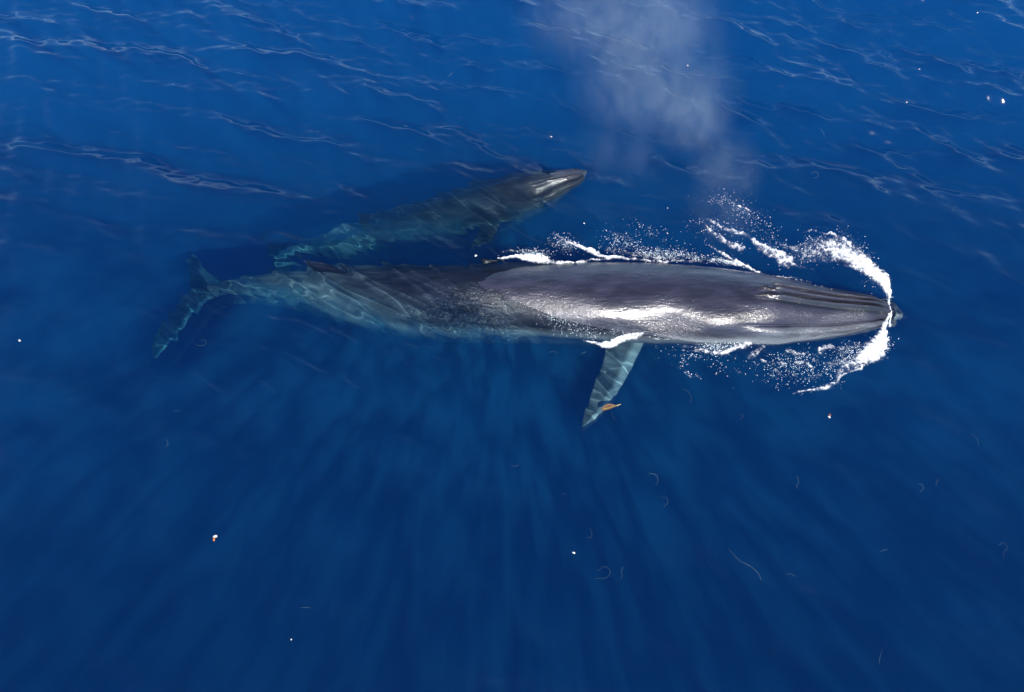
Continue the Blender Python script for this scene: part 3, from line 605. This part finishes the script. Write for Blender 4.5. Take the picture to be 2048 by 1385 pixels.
ST = [
 ([(1457, 1098), (1480, 1120), (1505, 1133), (1520, 1148), (1525, 1159)], .007, 'longest and brightest pale strand, a smooth S curve in the open water at lower right'),
 ([(1190, 1157), (1213, 1155), (1221, 1145), (1215, 1134), (1205, 1134), (1200, 1139), (1193, 1141)], .0055, 'pale strand curled like a hook, left of a short wavy one below the flipper'),
 ([(1247, 1133), (1243, 1142), (1245, 1150), (1241, 1159)], .005, 'short wavy pale strand just right of the hook shaped strand'),
 ([(1179, 1054), (1184, 1068), (1181, 1076), (1174, 1074)], .0055, 'pale strand shaped like the letter J, above the hook shaped strand'),
 ([(1298, 948), (1311, 950), (1316, 960), (1311, 972)], .0055, 'pale strand bent in a quarter circle, below and right of the floating brown leaf'),
 ([(1322, 996), (1332, 996), (1335, 1006), (1327, 1015)], .004, 'faint open question mark shaped strand below the quarter circle strand'),
 ([(1593, 953), (1596, 966), (1592, 976), (1596, 979)], .0045, 'faint upright strand with a forked foot, right of centre in the lower water'),
 ([(1573, 1150), (1580, 1147), (1592, 1153)], .004, 'tiny arched strand right of the long S curved strand'),
 ([(1020, 932), (1030, 934), (1038, 932)], .004, 'tiny level strand in dark water left of and below the flipper tip'),
 ([(1123, 988), (1132, 989)], .004, 'smallest dash like strand, below the flipper tip and above the J shaped strand'),
 ([(1364, 780), (1375, 784), (1382, 795), (1380, 808)], .005, 'pale curved strand to the right of the floating brown leaf'),
 ([(1223, 822), (1224, 830), (1231, 838)], .004, 'short pale strand trailing just under the floating brown leaf'),
 ([(1786, 322), (1800, 331), (1820, 335)], .0055, 'bright slanting strand in the rippled water at upper right'),
 ([(1621, 352), (1627, 347), (1634, 350), (1633, 357), (1625, 358)], .0045, 'faint strand closed almost into a ring, right of the mist'),
 ([(1655, 433), (1670, 436), (1679, 443)], .006, 'pale slanting strand just above the far bow foam'),
 ([(1905, 430), (1903, 420), (1915, 414)], .0045, 'faint bent strand near the right edge, level with the top of the bow foam'),
 ([(1940, 868), (1952, 878), (1956, 893)], .005, 'pale curved strand by the right edge, beside a patch of lighter water'),
 ([(1871, 972), (1878, 956)], .0045, 'short straight leaning strand near the right edge, beside a small arc'),
 ([(1836, 968), (1844, 970), (1846, 979), (1838, 985)], .0045, 'small arc strand left of the straight leaning strand near the right edge'),
 ([(1997, 1091), (2008, 1086), (2015, 1096), (2007, 1105), (2006, 1117)], .0045, 'looped faint strand at the far lower right edge'),
 ([(1762, 1328), (1763, 1312), (1767, 1298)], .0045, 'upright faint strand lowest of all, at the bottom right'),
 ([(1758, 1105), (1772, 1100)], .004, 'tiny faint dash strand right of the long S curved strand'),
 ([(387, 687), (400, 692), (412, 689), (410, 681), (398, 681)], .005, 'pale loop strand beside the adult whale tail fluke'),
 ([(333, 880), (338, 888), (334, 896)], .004, 'small faint bracket shaped strand in dark water below the tail fluke'),
 ([(348, 822), (362, 820)], .004, 'small faint level strand right below the tail fluke'),
 ([(600, 1215), (622, 1216)], .0045, 'lone level strand in the lower left water'),
 ([(1098, 708), (1108, 706), (1116, 711)], .005, 'pale arched strand close under the adult whale belly, left of the flipper'),
 ([(1162, 710), (1172, 706)], .0045, 'tiny strand between the arched strand and the flipper root'),
 ([(1481, 828), (1486, 832), (1481, 839)], .0045, 'small bracket strand between the leaf and the red and white scrap'),
 ([(1640, 257), (1648, 265), (1650, 272)], .004, 'small slanting strand right of the mist in rippled water'),
 ([(896, 145), (906, 138)], .005, 'short strand in the rippled water at the top, left of the mist'),
]
for s in ST: strand(*s)

# the floating leaf
leaf_m = plain('brown_leaf', (.14, .06, .02), .55); vein_m = plain('leaf_stalk', (.55, .50, .16), .45)
a, b = P(1203, 820), P(1233, 813); tipp = P(1241, 811); ax = (b - a)[:2]; L = np.linalg.norm(ax); ax /= L; pr = np.array([-ax[1], ax[0]])
nu, nv = 22, 7; V = []
for layer in (0, 1):
    for i in range(nu):
        t = i / (nu - 1); hw = .085 * (math.sin(math.pi * min(t * .92 + .06, 1)) ** .75) * (1 - .25 * t)
        for j in range(nv):
            s = j / (nv - 1) * 2 - 1; q2 = a[:2] + ax * L * t + pr * (hw * s + .03 * math.sin(3 * t))
            V.append([*q2, float(WZ(*q2)) + .012 + .02 * s * s + .012 * math.sin(4 * t) + (.004 if layer == 0 else 0)])
Q = []
for layer in (0, 1):
    o_ = layer * nu * nv
    for i in range(nu - 1):
        for j in range(nv - 1):
            f_ = [o_ + i * nv + j, o_ + (i + 1) * nv + j, o_ + (i + 1) * nv + j + 1, o_ + i * nv + j + 1]; Q.append(f_ if layer else f_[::-1])
for i in range(nu - 1):
    for j in (0, nv - 1): Q.append([i * nv + j, (i + 1) * nv + j, nu * nv + (i + 1) * nv + j, nu * nv + i * nv + j])
leaf = mk('floating_leaf', V, Q, mat=leaf_m); tag(leaf, 'brown pointed leaf floating beside the tip of the adult whale flipper', 'leaf')
def rod(name, p0, p1, r, mat, parent):
    p0, p1 = np.array(p0, float), np.array(p1, float); T = p1 - p0; T /= np.linalg.norm(T); s = np.cross(T, [0, 0, 1]); s /= np.linalg.norm(s); u = np.cross(s, T)
    an = np.linspace(0, 2 * math.pi, 8, endpoint=False); k = 8
    V = np.concatenate([p_ + rr * (np.outer(np.cos(an), s) + np.outer(np.sin(an), u)) for p_, rr in ((p0, r), (p0 * .5 + p1 * .5, r * .8), (p1, r * .4))])
    I = np.arange(24).reshape(3, 8); Q = np.stack([I[:-1], np.roll(I, -1, 1)[:-1], np.roll(I, -1, 1)[1:], I[1:]], -1).reshape(-1, 4)
    return mk(name, V, Q, mat=mat, parent=parent)
rod('stalk', [*b[:2], float(WZ(*b[:2])) + .03], [*tipp[:2], float(WZ(*tipp[:2])) + .035], .014, vein_m, leaf)
rod('midrib', [*(a[:2] + ax * L * .1), float(WZ(*a[:2])) + .03], [*b[:2], float(WZ(*b[:2])) + .032], .007, vein_m, leaf)

white_m = plain('white_scrap', (.85, .85, .8), .4); orange_m = plain('orange_scrap', (.65, .22, .05), .45); red_m = plain('rust_scrap', (.30, .07, .03), .45)
def lump(name, px, py, size, mat, label=None, cat=None, group=None, parent=None, seed=0, dz=.006):
    g = np.random.default_rng(seed + 5); p = P(px, py); p[2] = float(WZ(p[0], p[1])) + dz
    nu, nv = 14, 9; V = [];
    for i in range(nv + 1):
        th = math.pi * i / nv
        for j in range(nu):
            f_ = 2 * math.pi * j / nu; k = 1 + .22 * math.sin(2 * f_ + seed) * math.sin(th) + .12 * math.sin(3 * f_ + 2 * th + seed)
            V.append([p[0] + size[0] * k * math.sin(th) * math.cos(f_), p[1] + size[1] * k * math.sin(th) * math.sin(f_), p[2] + size[2] * math.cos(th)])
    Q = [[i * nu + j, (i + 1) * nu + j, (i + 1) * nu + (j + 1) % nu, i * nu + (j + 1) % nu] for i in range(nv) for j in range(nu)]
    o = mk(name, V, Q, mat=mat, parent=parent)
    if label: tag(o, label, cat, group)
    return o
o = lump('floating_scrap', 432, 1074, (.045, .035, .02), white_m, 'small pale scrap with an orange tail floating in the dark lower left water', 'debris', seed=1); lump('tail', 429.5, 1080, (.022, .055, .014), orange_m, parent=o, seed=2)
o = lump('floating_scrap', 1657, 836, (.03, .03, .02), white_m, 'small white scrap with a rusty red bit floating right below the near bow foam', 'debris', seed=3); lump('red_bit', 1658.5, 831.5, (.028, .03, .02), red_m, parent=o, seed=4)
for i, (x, y, s, l) in enumerate([(1148, 1105, .032, 'white speck floating alone left of the J and hook shaped strands'), (40, 682, .036, 'white speck floating by the left edge, level with the tail fluke'),
     (582, 1279, .018, 'tiny pale speck at the bottom left, below the lone level strand'), (1950, 34, .03, 'pale speck in the rippled water at the top right corner'), (1838, 140, .024, 'pale speck among ripples at upper right, nearest below the corner speck'),
     (1814, 204, .024, 'pale speck at upper right, lowest of the three near the corner'), (1103, 268, .028, 'pale speck just above the calf snout ripple'), (1168, 450, .026, 'pale speck between the calf snout and the far flank foam'), (1377, 125, .03, 'pale speck on the water seen through the mist'), (952, 515, .04, 'bright white speck at the rear end of the far flank foam')]):
    lump('floating_speck', x, y, (s, s * .75, s * .5), white_m, l, 'speck', 'pale specks floating on the sea', seed=i + 9)
